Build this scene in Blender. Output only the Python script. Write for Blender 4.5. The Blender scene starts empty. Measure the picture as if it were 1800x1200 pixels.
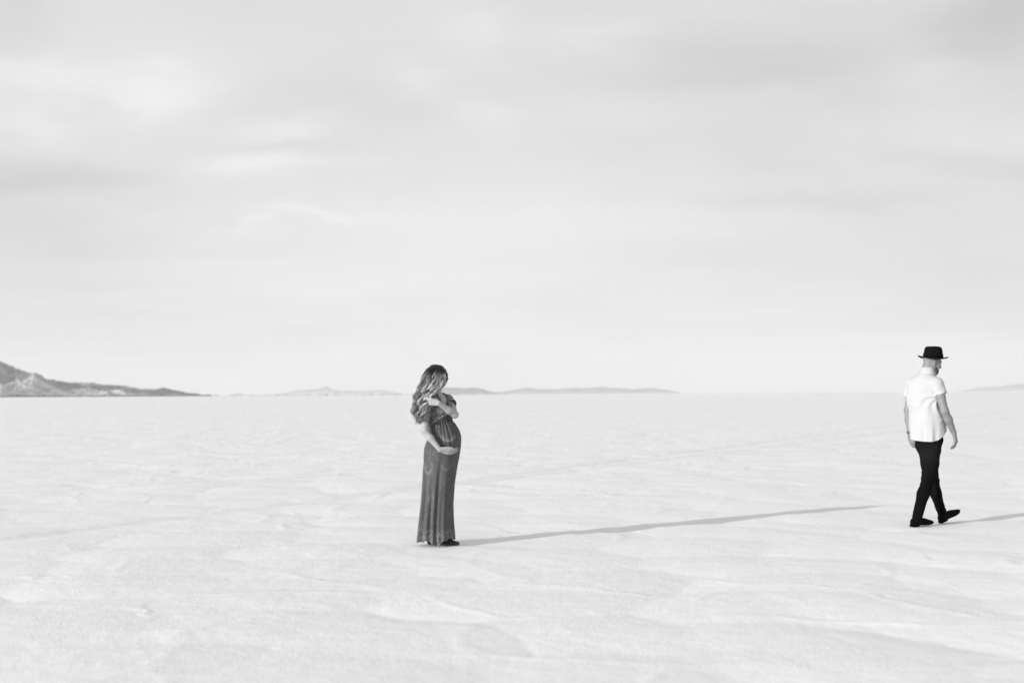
import bpy, math, random
import numpy as np
from mathutils import Vector, Matrix, noise as mn

random.seed(7); rng = np.random.default_rng(11)
sc = bpy.context.scene
COL = sc.collection
PI = math.pi

# ------------------------------------------------------------------ camera
CAMH = 1.40; FPX = 2250.0
pitch = math.atan(92/2250.0); roll = math.radians(0.32)
FWD = np.array([0, math.cos(pitch), math.sin(pitch)])
_u0 = np.array([0, -math.sin(pitch), math.cos(pitch)]); _r0 = np.array([1.0, 0, 0])
RGT = _r0*math.cos(roll) - _u0*math.sin(roll)
UPV = _u0*math.cos(roll) + _r0*math.sin(roll)
CAM = np.array([0, 0, CAMH])
def P(px, py, Y):
    """the point at depth Y metres that the photograph shows at px, py"""
    d = FWD*FPX + RGT*(px-900) + UPV*(600-py)
    return CAM + d*(Y/d[1])
def ground_depth(px, py):
    d = FWD*FPX + RGT*(px-900) + UPV*(600-py)
    return -CAMH/d[2]*d[1]

cam_d = bpy.data.cameras.new('camera'); cam = bpy.data.objects.new('camera', cam_d); COL.objects.link(cam)
cam_d.lens = 45; cam_d.sensor_width = 36; cam_d.clip_start = 0.1; cam_d.clip_end = 200000
M = Matrix(((RGT[0], UPV[0], -FWD[0], 0), (RGT[1], UPV[1], -FWD[1], 0), (RGT[2], UPV[2], -FWD[2], CAMH), (0, 0, 0, 1)))
cam.matrix_world = M
cam_d.dof.use_dof = True; cam_d.dof.focus_distance = 15.2; cam_d.dof.aperture_fstop = 1.5
sc.camera = cam

# ------------------------------------------------------------------ helpers
def link(name, me, mat=None, parent=None, org=None):
    o = bpy.data.objects.new(name, me); COL.objects.link(o)
    if mat is not None: me.materials.append(mat)
    if parent is not None: o.parent = parent
    return o
def tag(o, label=None, cat=None, group=None, kind=None):
    if label: o['label'] = label
    if cat: o['category'] = cat
    if group: o['group'] = group
    if kind: o['kind'] = kind
    return o
def mesh_np(name, V, F, smooth=True, tone=None):
    V = np.asarray(V, np.float32); F = np.asarray(F, np.int32)
    me = bpy.data.meshes.new(name); n = F.shape[1]
    me.vertices.add(len(V)); me.vertices.foreach_set('co', V.ravel())
    me.loops.add(F.size); me.loops.foreach_set('vertex_index', F.ravel())
    me.polygons.add(len(F)); me.polygons.foreach_set('loop_start', np.arange(0, F.size, n, dtype=np.int32))
    me.polygons.foreach_set('loop_total', np.full(len(F), n, np.int32))
    me.polygons.foreach_set('use_smooth', np.full(len(F), smooth, bool))
    if tone is not None:
        a = me.attributes.new('tone', 'FLOAT', 'POINT'); a.data.foreach_set('value', np.asarray(tone, np.float32))
    me.update(calc_edges=True); me.validate(); return me
def unit(v): v = np.asarray(v, float); return v/np.linalg.norm(v)
def sstep(a, b, x):
    t = np.clip((x-a)/(b-a), 0, 1); return t*t*(3-2*t)

# value noise (hash based), 2-D and 3-D
def _h(ix, iy, iz, s):
    n = (ix.astype(np.int64)*374761393 + iy.astype(np.int64)*668265263 + iz*2147483647 + s*1274126177) & 0xffffffff
    n = ((n ^ (n >> 13))*1274126177) & 0xffffffff
    n = ((n ^ (n >> 16))*2246822519) & 0xffffffff
    return ((n ^ (n >> 15)) & 0xffffff)/float(0xffffff)
def vn2(x, y, s=0):
    ix = np.floor(x); iy = np.floor(y); fx = x-ix; fy = y-iy
    fx = fx*fx*fx*(fx*(fx*6-15)+10); fy = fy*fy*fy*(fy*(fy*6-15)+10)
    a = _h(ix, iy, 0, s); b = _h(ix+1, iy, 0, s); c = _h(ix, iy+1, 0, s); d = _h(ix+1, iy+1, 0, s)
    return (a+(b-a)*fx)*(1-fy) + (c+(d-c)*fx)*fy
def vn3(x, y, z, s=0):
    iz = np.floor(z); fz = z-iz; fz = fz*fz*(3-2*fz)
    ix = np.floor(x); iy = np.floor(y); fx = x-ix; fy = y-iy; fx = fx*fx*(3-2*fx); fy = fy*fy*(3-2*fy)
    izi = iz.astype(np.int64)
    def pl(k):
        a = _h(ix, iy, k, s); b = _h(ix+1, iy, k, s); c = _h(ix, iy+1, k, s); d = _h(ix+1, iy+1, k, s)
        return (a+(b-a)*fx)*(1-fy) + (c+(d-c)*fx)*fy
    return pl(izi)*(1-fz) + pl(izi+1)*fz
def fbm2(x, y, oct=4, s=0, gain=.5):
    r = 0; a = 1; t = 0
    for i in range(oct):
        r = r + a*(vn2(x*2.03**i + 17.3*i, y*2.03**i - 9.1*i, s+i)-.5); t += a; a *= gain
    return r/t*2

# ------------------------------------------------------------------ signed distance field sculpting
class Field:
    def __init__(s, lo, hi, h):
        s.lo = np.array(lo, float); s.h = h
        s.n = np.ceil((np.array(hi)-s.lo)/h).astype(int)+1
        s.d = np.full(s.n, 1.0, np.float32)
    def block(s, lo, hi):
        a = np.maximum(np.floor((np.asarray(lo)-s.lo)/s.h).astype(int), 0)
        b = np.minimum(np.ceil((np.asarray(hi)-s.lo)/s.h).astype(int)+1, s.n)
        if np.any(b <= a): return None
        g = [(s.lo[i] + s.h*np.arange(a[i], b[i])).astype(np.float32) for i in range(3)]
        X = g[0][:, None, None]; Y = g[1][None, :, None]; Z = g[2][None, None, :]
        return tuple(slice(a[i], b[i]) for i in range(3)), X, Y, Z
    def add(s, fn, lo, hi, k=0.02, sub=False):
        pad = k + 3*s.h
        r = s.block(np.asarray(lo)-pad, np.asarray(hi)+pad)
        if r is None: return
        sl, X, Y, Z = r
        v = np.broadcast_to(fn(X, Y, Z), s.d[sl].shape).astype(np.float32); o = s.d[sl]
        if sub:
            m = np.maximum(o, -v)
            if k > 0: hh = np.maximum(k-np.abs(o+v), 0)/k; m = m + hh*hh*k*.25
        else:
            m = np.minimum(o, v)
            if k > 0: hh = np.maximum(k-np.abs(o-v), 0)/k; m = m - hh*hh*k*.25
        s.d[sl] = m
    def cone(s, a, b, ra, rb, k=0.02, sub=False):
        a = np.asarray(a, float); b = np.asarray(b, float); ab = b-a; L2 = max(ab@ab, 1e-9)
        def f(X, Y, Z):
            t = np.clip(((X-a[0])*ab[0] + (Y-a[1])*ab[1] + (Z-a[2])*ab[2])/L2, 0, 1)
            return np.sqrt((X-a[0]-t*ab[0])**2 + (Y-a[1]-t*ab[1])**2 + (Z-a[2]-t*ab[2])**2) - (ra + (rb-ra)*t)
        R = max(ra, rb); s.add(f, np.minimum(a, b)-R, np.maximum(a, b)+R, k, sub)
    def chain(s, pts, rs, k=0.02):
        for i in range(len(pts)-1): s.cone(pts[i], pts[i+1], rs[i], rs[i+1], k)
    def ell(s, c, r, ax=None, k=0.02, sub=False):
        c = np.asarray(c, float); r = np.asarray(r, float); A = np.eye(3) if ax is None else np.array(ax, float)
        def f(X, Y, Z):
            x = X-c[0]; y = Y-c[1]; z = Z-c[2]
            q = [(A[i][0]*x + A[i][1]*y + A[i][2]*z)/r[i] for i in range(3)]
            k0 = np.sqrt(q[0]**2+q[1]**2+q[2]**2) + 1e-6
            k1 = np.sqrt((q[0]/r[0])**2+(q[1]/r[1])**2+(q[2]/r[2])**2) + 1e-6
            return k0*(k0-1)/k1
        R = r.max(); s.add(f, c-R, c+R, k, sub)
    def displace(s, fn, lo, hi):
        r = s.block(lo, hi)
        if r is None: return
        sl, X, Y, Z = r; s.d[sl] += np.broadcast_to(fn(X, Y, Z), s.d[sl].shape).astype(np.float32)
    def like(s):
        o = Field.__new__(Field); o.lo = s.lo; o.h = s.h; o.n = s.n; o.d = np.full(s.n, 1.0, np.float32); return o
    def merge(s, o, k):
        hh = np.maximum(k-np.abs(s.d-o.d), 0)/k; s.d = np.minimum(s.d, o.d) - hh*hh*k*.25
    def clip(s, fn):
        r = s.block(s.lo, s.lo+s.h*s.n)
        sl, X, Y, Z = r; s.d[sl] = np.maximum(s.d[sl], np.broadcast_to(fn(X, Y, Z), s.d[sl].shape).astype(np.float32))
    def mesh(s, org):
        """surface nets"""
        d = s.d; neg = d < 0
        corner = [(i, j, k) for i in (0, 1) for j in (0, 1) for k in (0, 1)]
        sh = tuple(np.array(d.shape)-1)
        cnt = np.zeros(sh, np.int8)
        for c in corner: cnt += neg[c[0]:c[0]+sh[0], c[1]:c[1]+sh[1], c[2]:c[2]+sh[2]]
        act = (cnt > 0) & (cnt < 8)
        I = np.argwhere(act); idx = np.full(sh, -1, np.int32); idx[act] = np.arange(len(I))
        acc = np.zeros((len(I), 3)); num = np.zeros(len(I))
        val = {c: d[I[:, 0]+c[0], I[:, 1]+c[1], I[:, 2]+c[2]].astype(float) for c in corner}
        for c in corner:
            for ax in range(3):
                if c[ax]: continue
                e = list(c); e[ax] = 1; e = tuple(e)
                v0 = val[c]; v1 = val[e]; m = (v0 < 0) != (v1 < 0)
                t = np.where(m, v0/np.where(m, v0-v1, 1), 0)
                p = np.tile(np.array(c, float), (len(I), 1)); p[:, ax] = t
                acc[m] += p[m]; num[m] += 1
        V = s.lo + s.h*(I + acc/num[:, None])
        F = []
        for ax in range(3):
            b, c = [(1, 2), (2, 0), (0, 1)][ax]
            lo_ = [slice(1, -1)]*3; hi_ = [slice(1, -1)]*3
            lo_[ax] = slice(0, -1); hi_[ax] = slice(1, None)
            n0 = neg[tuple(lo_)]; n1 = neg[tuple(hi_)]
            for flag, msk in ((0, n0 & ~n1), (1, ~n0 & n1)):
                E = np.argwhere(msk); 
                if len(E) == 0: continue
                off = np.ones(3, int); off[ax] = 0
                E = E + off
                def g(db, dc):
                    q = E.copy(); q[:, b] -= db; q[:, c] -= dc
                    return idx[q[:, 0], q[:, 1], q[:, 2]]
                quad = np.stack([g(1, 1), g(0, 1), g(0, 0), g(1, 0)], 1)
                if flag: quad = quad[:, ::-1]
                F.append(quad)
        F = np.concatenate(F); F = F[(F >= 0).all(1)]
        # one gentle smoothing pass
        A_ = np.concatenate([F[:, k] for k in (0, 1, 2, 3)]*2); B_ = np.concatenate([F[:, k] for k in (1, 2, 3, 0)] + [F[:, k] for k in (3, 0, 1, 2)])
        C = np.bincount(A_, minlength=len(V)); S = np.stack([np.bincount(A_, V[B_, k], len(V)) for k in range(3)], 1)
        V = V*.6 + .4*S/np.maximum(C, 1)[:, None]
        return V, F

def cut_end(Fx, a, e, r, depth=.03):
    """flat hem at e with the opening hollowed out"""
    u = unit(e-a)
    def f(X, Y, Z):
        t = (X-e[0])*u[0]+(Y-e[1])*u[1]+(Z-e[2])*u[2]
        rad = np.sqrt(np.maximum((X-e[0])**2+(Y-e[1])**2+(Z-e[2])**2-t*t, 0))
        return np.maximum(-t, rad-.10)
    Fx.add(f, e-.11, e+.11, 0, sub=True)
    Fx.cone(e-u*depth*.4, e+u*.02, r*.80, r*.88, .0, sub=True)

def add_hand(F, w, d, n, t, sz, curl, thumb=(.6, .6, -.25), spread=0.0, wr=.022):
    """palm, four jointed fingers of unequal length and a thumb. w wrist, d towards the fingers, n back of the hand, t thumb side"""
    d = unit(d); n = unit(n - d*(n@d)); t = unit(t - d*(t@d) - n*(t@n)); J = {}
    offs = [.030, .010, -.011, -.029]; kn = [.088, .092, .087, .079]
    lens = [(.040, .025, .020), (.045, .028, .021), (.041, .026, .020), (.032, .020, .018)]
    for i in range(4):
        K = w + sz*(d*kn[i] + t*offs[i])
        F.cone(w + sz*t*offs[i]*.45, K, sz*.0155, sz*.0115, .010)
        p = K; ang = 0; pts = [K]
        for j in range(3):
            ang += curl[i][j]
            dd = d*math.cos(ang) - n*math.sin(ang) + t*offs[i]*spread*10*(1 if j == 0 else .5)
            q = p + unit(dd)*lens[i][j]*sz
            F.cone(p, q, sz*(.0100-.0012*j), sz*(.0090-.0012*j), .0035 if j else .006); p = q; pts.append(q)
        J[i] = pts
    a = w + sz*(d*.022 + t*.022); p = a; tp = [a]
    for j, (L, r) in enumerate(((.040, .0125), (.032, .0105), (.026, .0092))):
        dd = unit(d*thumb[0]*(1+.35*j) + t*thumb[1]*(1-.35*j) + n*thumb[2]*(1+.4*j))
        q = p + dd*L*sz; F.cone(p, q, sz*r, sz*r*.86, .008 if j == 0 else .003); p = q; tp.append(q)
    J['t'] = tp
    return J

# ------------------------------------------------------------------ materials
def new_mat(name):
    m = bpy.data.materials.new(name); m.use_nodes = True; nt = m.node_tree
    return m, nt, nt.nodes['Principled BSDF']
def grey(v): return (v, v, v, 1)
def simple(name, v, rough=.7, spec=.3, bump=0, bscale=200, var=0, vscale=20, sheen=0):
    m, nt, b = new_mat(name); b.inputs['Base Color'].default_value = grey(v)
    b.inputs['Roughness'].default_value = rough; b.inputs['Specular IOR Level'].default_value = spec
    if sheen: b.inputs['Sheen Weight'].default_value = sheen
    tc = nt.nodes.new('ShaderNodeTexCoord')
    if var:
        n = nt.nodes.new('ShaderNodeTexNoise'); n.inputs['Scale'].default_value = vscale; n.inputs['Detail'].default_value = 5
        nt.links.new(tc.outputs['Object'], n.inputs['Vector'])
        r = nt.nodes.new('ShaderNodeMapRange'); r.inputs[1].default_value = .3; r.inputs[2].default_value = .7
        r.inputs[3].default_value = v*(1-var); r.inputs[4].default_value = v*(1+var)
        nt.links.new(n.outputs['Fac'], r.inputs[0]); nt.links.new(r.outputs[0], b.inputs['Base Color'])
    if bump:
        n2 = nt.nodes.new('ShaderNodeTexNoise'); n2.inputs['Scale'].default_value = bscale; n2.inputs['Detail'].default_value = 4
        nt.links.new(tc.outputs['Object'], n2.inputs['Vector'])
        bp = nt.nodes.new('ShaderNodeBump'); bp.inputs['Strength'].default_value = bump; bp.inputs['Distance'].default_value = .01
        nt.links.new(n2.outputs['Fac'], bp.inputs['Height']); nt.links.new(bp.outputs[0], b.inputs['Normal'])
    return m
def tone_mat(name, rough=.6, spec=.3, bump=0, bscale=300, sss=0):
    m, nt, b = new_mat(name); a = nt.nodes.new('ShaderNodeAttribute'); a.attribute_name = 'tone'
    nt.links.new(a.outputs['Fac'], b.inputs['Base Color'])
    b.inputs['Roughness'].default_value = rough; b.inputs['Specular IOR Level'].default_value = spec
    if sss:
        b.inputs['Subsurface Weight'].default_value = sss; b.inputs['Subsurface Scale'].default_value = .01
        b.inputs['Subsurface Radius'].default_value = (1, 1, 1)
    if bump:
        tc = nt.nodes.new('ShaderNodeTexCoord'); n2 = nt.nodes.new('ShaderNodeTexNoise'); n2.inputs['Scale'].default_value = bscale
        n2.inputs['Detail'].default_value = 4; nt.links.new(tc.outputs['Object'], n2.inputs['Vector'])
        bp = nt.nodes.new('ShaderNodeBump'); bp.inputs['Strength'].default_value = bump; bp.inputs['Distance'].default_value = .004
        nt.links.new(n2.outputs['Fac'], bp.inputs['Height']); nt.links.new(bp.outputs[0], b.inputs['Normal'])
    return m
M_SKIN = tone_mat('skin', .5, .35, .15, 250)
M_HAIR = tone_mat('hair', .45, .25)
M_LACE = tone_mat('lace_fabric', .9, .06, .6, 350)
M_SHIRT = simple('white_cotton', .505, .9, .05, bump=.3, bscale=60, var=.02, vscale=8)
M_DENIM = tone_mat('black_denim', .95, .04, .4, 400)
M_BOOT = simple('black_leather', .003, .6, .06, bump=.2, bscale=80)
M_HAT = simple('black_felt', .008, .95, .03, bump=.2, bscale=300, var=.25, vscale=30)
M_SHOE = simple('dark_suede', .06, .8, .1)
M_BAND = simple('hat_ribbon', .004, .6, .08)
M_METAL = simple('silver_metal', .6, .25, .5); M_METAL.node_tree.nodes['Principled BSDF'].inputs['Metallic'].default_value = 1
M_STRAP = simple('dark_strap', .03, .5, .3)
M_EYEW = simple('eye_white', .6, .2, .5); M_DARK = simple('dark_iris', .01, .2, .5)
M_BEARD = simple('beard_hair', .09, .7, .2, bump=.5, bscale=300)

# ------------------------------------------------------------------ salt flat
WD = ground_depth(768, 958)           # depth of the woman's feet
MR = ground_depth(1612, 926)          # depth of the man's rear foot
MF = ground_depth(1656, 920)          # and of his front heel
print('depths', WD, MR, MF)
WC = P(768, 958, WD); MC1 = P(1620, 926, MR); MC2 = P(1656, 920, MF)

def voro(x, y, s, asp=1.0):
    ix = np.floor(x); iy = np.floor(y); f1 = np.full(x.shape, 9.0); f2 = f1.copy(); idv = np.zeros(x.shape); cx = np.zeros(x.shape); cy = np.zeros(x.shape)
    for i in (-1, 0, 1):
        for j in (-1, 0, 1):
            a = ix+i; b = iy+j
            qx = a + .1 + .8*_h(a, b, 0, s); qy = b + .1 + .8*_h(a, b, 0, s+5)
            dd = np.sqrt((x-qx)**2 + (y-qy)**2); m = dd < f1
            f2 = np.where(m, f1, np.minimum(f2, dd)); idv = np.where(m, _h(a, b, 0, s+9), idv)
            cx = np.where(m, x-qx, cx); cy = np.where(m, y-qy, cy); f1 = np.where(m, dd, f1)
    return f1, f2, idv, cx, cy
def domes(x, y, s, va):
    ix = np.floor(x); iy = np.floor(y); m = np.full(x.shape, 9.0)
    for i in (-1, 0, 1):
        for j in (-1, 0, 1):
            a = ix+i; b = iy+j; qx = a + .1 + .8*_h(a, b, 0, s); qy = b + .1 + .8*_h(a, b, 0, s+5)
            v = (x-qx)**2 + (y-qy)**2 - va*_h(a, b, 0, s+9); hh = np.maximum(.06-np.abs(m-v), 0)/.06
            m = np.minimum(m, v) - hh*hh*.015
    return -np.minimum(m, 1.2)
def salt_height(x, y):
    wx = x + .35*fbm2(x*.7, y*.7, 2, 3) + .07*fbm2(x*4, y*4, 3, 31); wy = y + .35*fbm2(x*.7+40, y*.7, 2, 4) + .07*fbm2(x*4+9, y*4, 3, 32)
    h = .014*fbm2(x*.22, y*.22, 3, 1) + .006*fbm2(x*.9, y*.9, 4, 2)
    # domed crust lobes that meet in soft scalloped seams
    patch = sstep(-.5, .4, fbm2(x*.30, y*.30, 3, 8))
    h = h + (.75+.25*patch)*.043*domes(wx/1.15, wy/1.0, 11, .5)
    h = h + .0030*domes(wx/.42+3, wy/.40, 13, .4)
    # smaller crusts
    f1, f2, i1, cx, cy = voro(wx/.62+7, wy/.62, 12)
    e = f2-f1; ang = (i1-.5)*3.4 - .2; p2 = sstep(.22, .5, fbm2(x*.5+3, y*.5, 3, 9))
    h = h + p2*(.012*(cx*np.cos(ang)+cy*np.sin(ang))*sstep(0, .14, e) + .001*np.exp(-(e/.08)**2))
    h = h + .0022*fbm2(x*6, y*6, 3, 41) + .0009*fbm2(x*17, y*17, 2, 42)
    # low broken rims along the polygon seams
    f1, f2, i1, cx, cy = voro(wx/1.5+3, wy/1.3, 21); e = f2-f1
    h = h + .0048*np.exp(-(e/.07)**2)*sstep(.3, .7, vn2(wx*1.1+9, wy*1.1, 63))
    return h
def calm(x, y, c, r=.35):
    return 1 - .93*np.exp(-(((x-c[0])**2 + (y-c[1])**2)/r**2)**2)
# rows spaced about a pixel apart, widening towards the horizon
pys = np.concatenate([np.arange(760, 60, -1.15), np.arange(60, 8, -.9)])
ys = list(CAMH*FPX/pys); y = ys[-1]
while y < 1200: y *= 1.06; ys.append(y)
while y < 42000: y *= 1.25; ys.append(y)
ys = np.array(ys); T = np.linspace(-.62, .62, 1150)
off = 0.8
YY, TT = np.meshgrid(ys, T, indexing='ij'); XX = TT*(YY+off)
ZZ = salt_height(XX, YY)
ZZ *= calm(XX, YY, WC)*calm(XX, YY, MC1)*calm(XX, YY, MC2)
# two old wheel tracks crossing the crust: shallow grooves
def track(p, q, w=.10):
    a = P(*p, ground_depth(*p))[:2]; b = P(*q, ground_depth(*q))[:2]; u = (b-a)/np.linalg.norm(b-a)
    dx = XX-a[0]; dy = YY-a[1]; s_ = dx*u[0]+dy*u[1]; dist = np.abs(dx*u[1]-dy*u[0] + .5*np.sin(s_*.03))
    return np.exp(-(dist/w)**2)
TRK = np.zeros_like(XX)
for p, q in (((0, 858), (1500, 780)), ((0, 866), (1500, 789)), ((1300, 792), (1795, 735)), ((1330, 779), (1795, 722))):
    TRK = np.maximum(TRK, track(p, q, .12 if p[1] > 800 else .16))
TRK *= .55 + .45*vn2(XX*.6, YY*.6, 77)
ZZ -= .014*TRK
fade = sstep(0, .03, np.minimum(TT-T[0], T[-1]-TT))*sstep(ys[0], ys[0]+.2, YY)*(1-sstep(300, 900, YY))
ZZ *= fade; TRK *= fade
nr, nc = XX.shape
V = np.stack([XX, YY, ZZ], -1).reshape(-1, 3)
ii = np.arange(nr*nc).reshape(nr, nc)
Fq = np.stack([ii[:-1, :-1], ii[:-1, 1:], ii[1:, 1:], ii[1:, :-1]], -1).reshape(-1, 4)
# the rest of the plain, joined to the border of the detailed part
B = 42000.0; extra = []; nb = len(V)
def strip(ids, pts):
    global nb
    new = []
    for p in pts: extra.append(p); new.append(nb); nb += 1
    return [(ids[k], new[k], new[k+1], ids[k+1]) for k in range(len(ids)-1)], new
L_ids = list(ii[:, 0]); R_ids = list(ii[:, -1]); Bm = list(ii[0, :])
qs = []
a, newL = strip(L_ids, [(-B, V[i][1], 0) for i in L_ids]); qs += a
a, newR = strip(R_ids[::-1], [(B, V[i][1], 0) for i in R_ids[::-1]]); qs += a
a, newB = strip(Bm[::-1], [(V[i][0], -B, 0) for i in Bm[::-1]]); qs += a
extra += [(-B, -B, 0), (B, -B, 0)]
qs += [(L_ids[0], newB[-1], nb, newL[0]), (R_ids[0], newR[-1], nb+1, newB[0])]
V = np.vstack([V, np.array(extra)]); Fq = np.vstack([Fq, np.array(qs)])
tone = np.concatenate([TRK.ravel(), np.zeros(len(extra))])
gm = mesh_np('salt_flat', V, Fq, True, tone)
mt, nt, b = new_mat('salt_crust'); N = nt.nodes.new; Lk = nt.links.new
b.inputs['Roughness'].default_value = .75; b.inputs['Specular IOR Level'].default_value = .12
g = N('ShaderNodeNewGeometry')
def noise_node(scale, det, rough=.55, vec=None):
    n = N('ShaderNodeTexNoise'); n.inputs['Scale'].default_value = scale; n.inputs['Detail'].default_value = det; n.inputs['Roughness'].default_value = rough
    Lk(vec or g.outputs['Position'], n.inputs['Vector']); return n
def mrange(src, a, b_, c, d):
    r = N('ShaderNodeMapRange'); r.inputs[1].default_value = a; r.inputs[2].default_value = b_; r.inputs[3].default_value = c; r.inputs[4].default_value = d
    Lk(src, r.inputs[0]); return r.outputs[0]
def mth(op, a, b_=None):
    n = N('ShaderNodeMath'); n.operation = op
    for k, v in enumerate((a, b_)):
        if v is None: continue
        if isinstance(v, (int, float)): n.inputs[k].default_value = v
        else: Lk(v, n.inputs[k])
    return n.outputs[0]
n1 = noise_node(.35, 6, .6); n2 = noise_node(7, 6, .65); n3 = noise_node(60, 4, .6)
c = mth('ADD', mrange(n1.outputs['Fac'], .3, .7, -.022, .022), mrange(n2.outputs['Fac'], .3, .7, -.02, .02))
c = mth('ADD', c, mrange(n3.outputs['Fac'], .3, .7, -.015, .015))
c = mth('ADD', c, .86)
at = N('ShaderNodeAttribute'); at.attribute_name = 'tone'
c = mth('SUBTRACT', c, mth('MULTIPLY', at.outputs['Fac'], .075))
Lk(c, b.inputs['Base Color'])
bp = N('ShaderNodeBump'); bp.inputs['Strength'].default_value = .75; bp.inputs['Distance'].default_value = .012
Lk(mth('ADD', mth('MULTIPLY', n2.outputs['Fac'], .6), mth('MULTIPLY', n3.outputs['Fac'], .5)), bp.inputs['Height']); Lk(bp.outputs[0], b.inputs['Normal'])
tag(link('ground', gm, mt), 'white cracked salt flat stretching to the horizon', None, kind='structure')

# ------------------------------------------------------------------ mountains and shore
def interp(pts, x): return np.interp(x, [p[0] for p in pts], [p[1] for p in pts])
def horizon_y(px): return 692.3 + 5 - px/180.0*1.0
def mountain(name, label, prof, Dn, Dd, nx, nw, seed, col, rel=.35, rough=1.0):
    x0, x1 = prof[0][0], prof[-1][0]
    pxs = np.linspace(x0, x1, nx); w = np.linspace(0, 1, nw)
    PX, W = np.meshgrid(pxs, w, indexing='ij')
    Dc = Dn + .6*Dd
    hz = horizon_y(PX); ang = np.maximum(hz - interp(prof, PX), 0)
    crest = ang*Dc/FPX*(1.07 if Dn < 12000 else 1.03)
    Dy = Dn + W*Dd; X = (PX-900)/FPX*Dy
    s = crest.max()
    up = sstep(0, 1, W/.6); up = .55*(W/.6) + .45*up
    base = np.where(W < .6, up, sstep(0, 1, (1-W)/.4))
    fx = X/(s*.85); fy = Dy/(s*1.1)
    rid = 0; a = 1; tot = 0
    wx = fx + .35*fbm2(fx*1.3, fy*1.3, 3, seed+50); wy = fy + .35*fbm2(fx*1.3+9, fy*1.3, 3, seed+60)
    for k in range(6):
        n = 1-np.abs(2*vn2(wx*1.2*2.0**k, wy*.8*2.0**k, seed+k)-1); rid = rid + a*n*n; tot += a; a *= .55
    rid = rid/tot
    near_crest = np.exp(-((W-.6)/.10)**2)
    H = crest*base*(1 - rel*(1-rid)*1.7*(1-.75*near_crest)) + 0*W
    H += crest*.10*fbm2(fx*5, fy*5, 5, seed+90, .6)*base*rough
    H += crest*.05*fbm2(fx*16, fy*16, 3, seed+95, .6)*base
    H = np.where(crest <= 0, -2, H); H[:, 0] = -3; H[:, -1] = -3
    V = np.stack([X, Dy, H], -1).reshape(-1, 3); ii = np.arange(nx*nw).reshape(nx, nw)
    F = np.stack([ii[:-1, :-1], ii[1:, :-1], ii[1:, 1:], ii[:-1, 1:]], -1).reshape(-1, 4)
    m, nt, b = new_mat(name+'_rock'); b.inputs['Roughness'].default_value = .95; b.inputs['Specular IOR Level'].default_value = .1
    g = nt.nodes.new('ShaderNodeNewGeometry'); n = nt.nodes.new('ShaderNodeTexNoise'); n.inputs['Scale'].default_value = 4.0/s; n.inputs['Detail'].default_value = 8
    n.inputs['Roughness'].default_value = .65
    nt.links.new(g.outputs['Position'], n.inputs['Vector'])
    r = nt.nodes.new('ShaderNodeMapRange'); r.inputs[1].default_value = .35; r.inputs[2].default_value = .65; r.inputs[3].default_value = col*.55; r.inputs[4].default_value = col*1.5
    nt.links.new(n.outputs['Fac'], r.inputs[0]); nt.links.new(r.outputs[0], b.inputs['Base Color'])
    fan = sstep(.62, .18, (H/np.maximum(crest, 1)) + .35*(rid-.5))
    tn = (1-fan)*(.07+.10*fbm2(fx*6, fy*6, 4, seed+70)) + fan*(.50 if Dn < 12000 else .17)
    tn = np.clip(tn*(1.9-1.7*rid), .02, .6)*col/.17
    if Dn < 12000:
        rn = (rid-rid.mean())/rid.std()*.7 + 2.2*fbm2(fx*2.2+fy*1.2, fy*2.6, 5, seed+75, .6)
        hl = H/np.maximum(crest, 1); tn = (.20 + .18*np.tanh(rn*1.5))*(1.1-.8*sstep(.40, .9, hl)) + .12*sstep(.4, .05, hl); tn = np.clip(tn*1.2+.05, .07, .42)  # outcrops and fans, with the shading of gullies painted into the tone
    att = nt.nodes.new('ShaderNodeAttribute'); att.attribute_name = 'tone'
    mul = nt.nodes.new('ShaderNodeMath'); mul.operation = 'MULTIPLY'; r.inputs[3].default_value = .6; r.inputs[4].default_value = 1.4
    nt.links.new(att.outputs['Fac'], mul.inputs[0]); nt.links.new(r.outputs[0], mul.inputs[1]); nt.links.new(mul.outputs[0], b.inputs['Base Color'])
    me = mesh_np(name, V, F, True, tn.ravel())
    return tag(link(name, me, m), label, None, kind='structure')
left_prof = [(-420, 640), (-300, 575), (-180, 590), (-60, 612), (0, 630), (20, 637), (45, 645), (60, 652), (80, 664), (100, 669), (130, 667), (160, 668), (175, 671), (200, 675), (215, 674),
             (245, 680), (260, 680), (272, 681), (285, 679), (297, 681), (310, 684), (330, 689), (348, 690), (362, 697.5)]
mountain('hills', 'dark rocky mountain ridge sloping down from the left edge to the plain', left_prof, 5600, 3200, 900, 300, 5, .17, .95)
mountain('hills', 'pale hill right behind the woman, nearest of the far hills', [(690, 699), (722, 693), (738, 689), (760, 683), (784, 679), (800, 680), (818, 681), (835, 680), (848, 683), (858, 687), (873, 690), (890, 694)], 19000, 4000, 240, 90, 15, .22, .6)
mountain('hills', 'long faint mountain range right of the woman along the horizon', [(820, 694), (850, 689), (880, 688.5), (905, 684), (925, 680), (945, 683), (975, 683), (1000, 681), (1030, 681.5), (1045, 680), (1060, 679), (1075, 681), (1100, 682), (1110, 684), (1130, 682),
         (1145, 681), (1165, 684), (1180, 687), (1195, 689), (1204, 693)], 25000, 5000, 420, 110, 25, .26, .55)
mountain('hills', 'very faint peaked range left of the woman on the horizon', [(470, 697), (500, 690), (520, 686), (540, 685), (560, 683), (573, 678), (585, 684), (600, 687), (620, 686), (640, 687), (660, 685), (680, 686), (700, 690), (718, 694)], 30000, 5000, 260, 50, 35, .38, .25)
mountain('hills', 'tiny faint hill between dark left ridge and peaked range', [(398, 696.5), (410, 692), (418, 690), (428, 692.5), (442, 696.5)], 31000, 4000, 60, 30, 45, .38, .2)
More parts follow.
